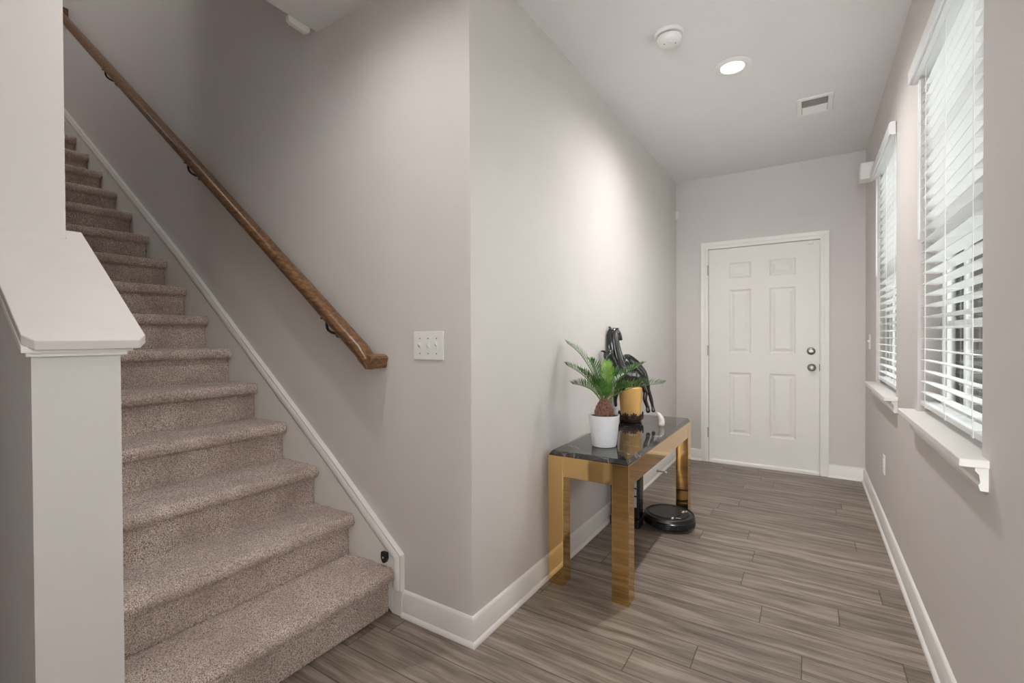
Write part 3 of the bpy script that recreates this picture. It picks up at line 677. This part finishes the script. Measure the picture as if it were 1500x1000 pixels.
h1.tube([HG(545, 590, .0), HG(500, 470, -.005), HG(462, 360, -.01), HG(436, 250, -.01), HG(424, 150, -.006), HG(422, 105, 0)], [62*u, 64*u, 58*u, 49*u, 43*u, 36*u], 14, 4)
h1.tube([HG(425, 100, 0), HG(452, 108, .0), HG(474, 138, -.004), HG(486, 166, -.008)], [30*u, 30*u, 23*u, 15*u], 12, 4)       # head
h1.ball(HG(488, 170, -.008), (15*u, 15*u, 12*u)); h1.ball(HG(470, 118, -.022), (7*u, 7*u, 7*u))
h1.tube([HG(440, 84, -.01), HG(458, 78, -.012), HG(470, 76, -.012)], [10*u, 8*u, 4*u], 7, 2)
for e in (-1, 1): h1.tube([HG(404, 88, e*.012), HG(394, 70, e*.014), HG(387, 58, e*.014)], [11*u, 8*u, 3*u], 7, 2)              # ears
h1.tube([HG(405, 78, 0), HG(386, 110, -.004), HG(383, 200, -.008), HG(388, 300, -.010), (HG(410, 400, -.010))], [10*u, 15*u, 17*u, 16*u, 11*u], 9, 4)   # mane
for k in range(4): h1.tube([HG(396+k*13, 110, -.026), HG(398+k*14, 220, -.034), HG(410+k*18, 330, -.040)], [4*u, 6*u, 4*u], 6, 4)
h1.tube([HG(480, 450, .0), HG(530, 480, .01), HG(590, 490, .02), HG(640, 500, .02)], [70*u, 86*u, 88*u, 80*u], 16, 4)       # trunk
h1.tube([HG(545, 345, .01), HG(590, 400, .015), HG(655, 480, .01), HG(695, 550, .005), HG(718, 600, .0)], [54*u, 72*u, 66*u, 42*u, 22*u], 14, 4)   # croup and thigh
h1.tube([HG(712, 585, .0), HG(735, 650, -.005), HG(746, 690, -.005), HG(758, 745, -.005), HG(763, 765, -.005)], [24*u, 16*u, 16*u, 12*u, 14*u], 10, 4)
h1.tube([HG(761, 764, -.005), HG(765, 784, -.005)], [13*u, 18*u], 10, 2)                                                      # hoof
h1.tube([HG(665, 570, -.03), HG(686, 620, -.035), HG(681, 680, -.035), HG(698, 735, -.035), HG(706, 752, -.035)], [30*u, 20*u, 19*u, 15*u, 16*u], 10, 4)
h1.tube([HG(703, 752, -.035), HG(708, 780, -.035)], [15*u, 20*u], 10, 2)
o1 = h1.build('rearing_horse', m_bronze, parent=hs, smooth='full'); remesh(o1, .0036)
h2 = MB()
h2.tube([HG(520, 580, -.02), HG(470, 520, -.05), HG(420, 430, -.08), HG(385, 350, -.095), HG(358, 300, -.105)], [50*u, 46*u, 40*u, 36*u, 34*u], 14, 4)
h2.tube([HG(362, 285, -.105), HG(345, 300, -.112), HG(338, 325, -.120), HG(338, 350, -.126)], [38*u, 37*u, 27*u, 19*u], 12, 4)
for e in (-1, 1): h2.tube([HG(325, 272, -.11+e*.012), HG(306, 268, -.112+e*.014), HG(290, 270, -.112+e*.014)], [11*u, 9*u, 4*u], 7, 2)
h2.tube([HG(340, 345, -.126), HG(348, 400, -.12), HG(350, 460, -.11), HG(400, 520, -.08)], [9*u, 11*u, 13*u, 20*u], 9, 4)      # rein arm
h2.tube([HG(470, 560, -.03), HG(440, 610, -.05), HG(425, 670, -.05), HG(430, 730, -.045)], [34*u, 24*u, 18*u, 14*u], 9, 4)
o2 = h2.build('leaning_horse', m_bronze, parent=hs, smooth='full'); remesh(o2, .0036)

# white curved tusk figurine
tk = MB().tube([(.345, 1.492, TT+.009), (.347, 1.492, TT+.030), (.342, 1.489, TT+.052), (.332, 1.483, TT+.072), (.325, 1.479, TT+.080)], [.0185, .0180, .0155, .0110, .006], 14, 5)
tag(tk.build('tusk_figurine', m_tusk, smooth=True), 'small white curved tusk standing upright on the far part of the marble top', 'figurine')

# ------------------------------------------------------------------ robot vacuum and its dock
RXc, RYc, RR = .362, 1.612, .156
rv = thing('robot_vacuum', (RXc, RYc, 0), 'round black robot vacuum on the floor under the table', 'robot vacuum')
MB().lathe([(.140, .010), (RR-.010, .014), (RR, .022), (RR, .060), (RR-.004, .072), (RR-.010, .0745), (.03, .0755)], (RXc, RYc, 0), 72).build('body', m_black, parent=rv, smooth=True)
MB().lathe([(RR-.003, .0715), (RR-.004, .077), (RR-.008, .0795), (RR-.013, .0785), (RR-.014, .0745)], (RXc, RYc, 0), 72, caps=False).build('rim', m_black, parent=rv, smooth=True)
bm_ = MB(); rings = []                 # bumper band on the near side
for k in range(41):
    a = math.radians(-170+k*4.2); ring = []
    for r_, z in ((RR+.001, .022), (RR+.007, .026), (RR+.007, .056), (RR+.001, .060)): ring.append((RXc+r_*math.cos(a), RYc+r_*math.sin(a), z))
    rings.append(ring)
bm_.loft(rings).build('bumper', m_gloss, parent=rv, smooth=True)
a0 = math.atan2(.5, .85)
lid = [(RXc+.112*math.cos(t_)*(.80 if math.cos(t_-a0-PI) < -.2 else 1)-.018, RYc+.112*math.sin(t_)*.95, 0) for t_ in np.linspace(0, 2*PI, 48, endpoint=False)]
MB().prism([(q[0], q[1]) for q in lid], XY, .0757, .0795).build('dust_bin_lid', m_black, parent=rv, bevel=.001)
MB().prism([(RXc+.066, RYc-.080), (RXc+.106, RYc-.060), (RXc+.122, RYc+.012), (RXc+.096, RYc+.064), (RXc+.080, RYc-.0)], XY, .0757, .0805).build('control_panel', m_slot, parent=rv)
MB().box(RXc+.070, RXc+.082, RYc+.030, RYc+.062, .0806, .0812).box(RXc+.088, RXc+.096, RYc+.046, RYc+.080, .0806, .0812).build('printed_mark', m_silver, parent=rv)
MB().prism([(RXc+.040, RYc-.115), (RXc+.052, RYc-.108), (RXc+.046, RYc-.072), (RXc+.036, RYc-.080)], XY, .0797, .0806).box(RXc+.058, RXc+.090, RYc-.082, RYc-.074, .0797, .0806).build('printed_mark', m_silver, parent=rv)
for sg in (-1, 1): MB().lathe([(.032, RYc+sg*.112-.011), (.034, RYc+sg*.112), (.032, RYc+sg*.112+.011)], (RXc, 0, .034), 24, 'y').build('wheel', m_black, parent=rv, smooth=True)

dk = thing('vacuum_dock', (.115, 1.485, 0), 'black upright charging dock with a pale label behind the front table leg', 'dock')
MB().prism([(.030, 1.425), (.216, 1.425), (.223, 1.440), (.223, 1.520), (.030, 1.520)], XY, 0.0, .055).build('base', m_black, parent=dk, bevel=.006)
MB().prism([(.030, 1.440), (.214, 1.440), (.221, 1.447), (.221, 1.518), (.030, 1.518)], XY, .0555, .430).build('tower', m_gloss, parent=dk, bevel=.006)
for (z0, z1) in ((.345, .385), (.255, .335), (.205, .245), (.130, .195)):
    MB().box(.172, .203, 1.4380, 1.4402, z0, z1).build('label_panel', m_label, parent=dk, bevel=.0008)
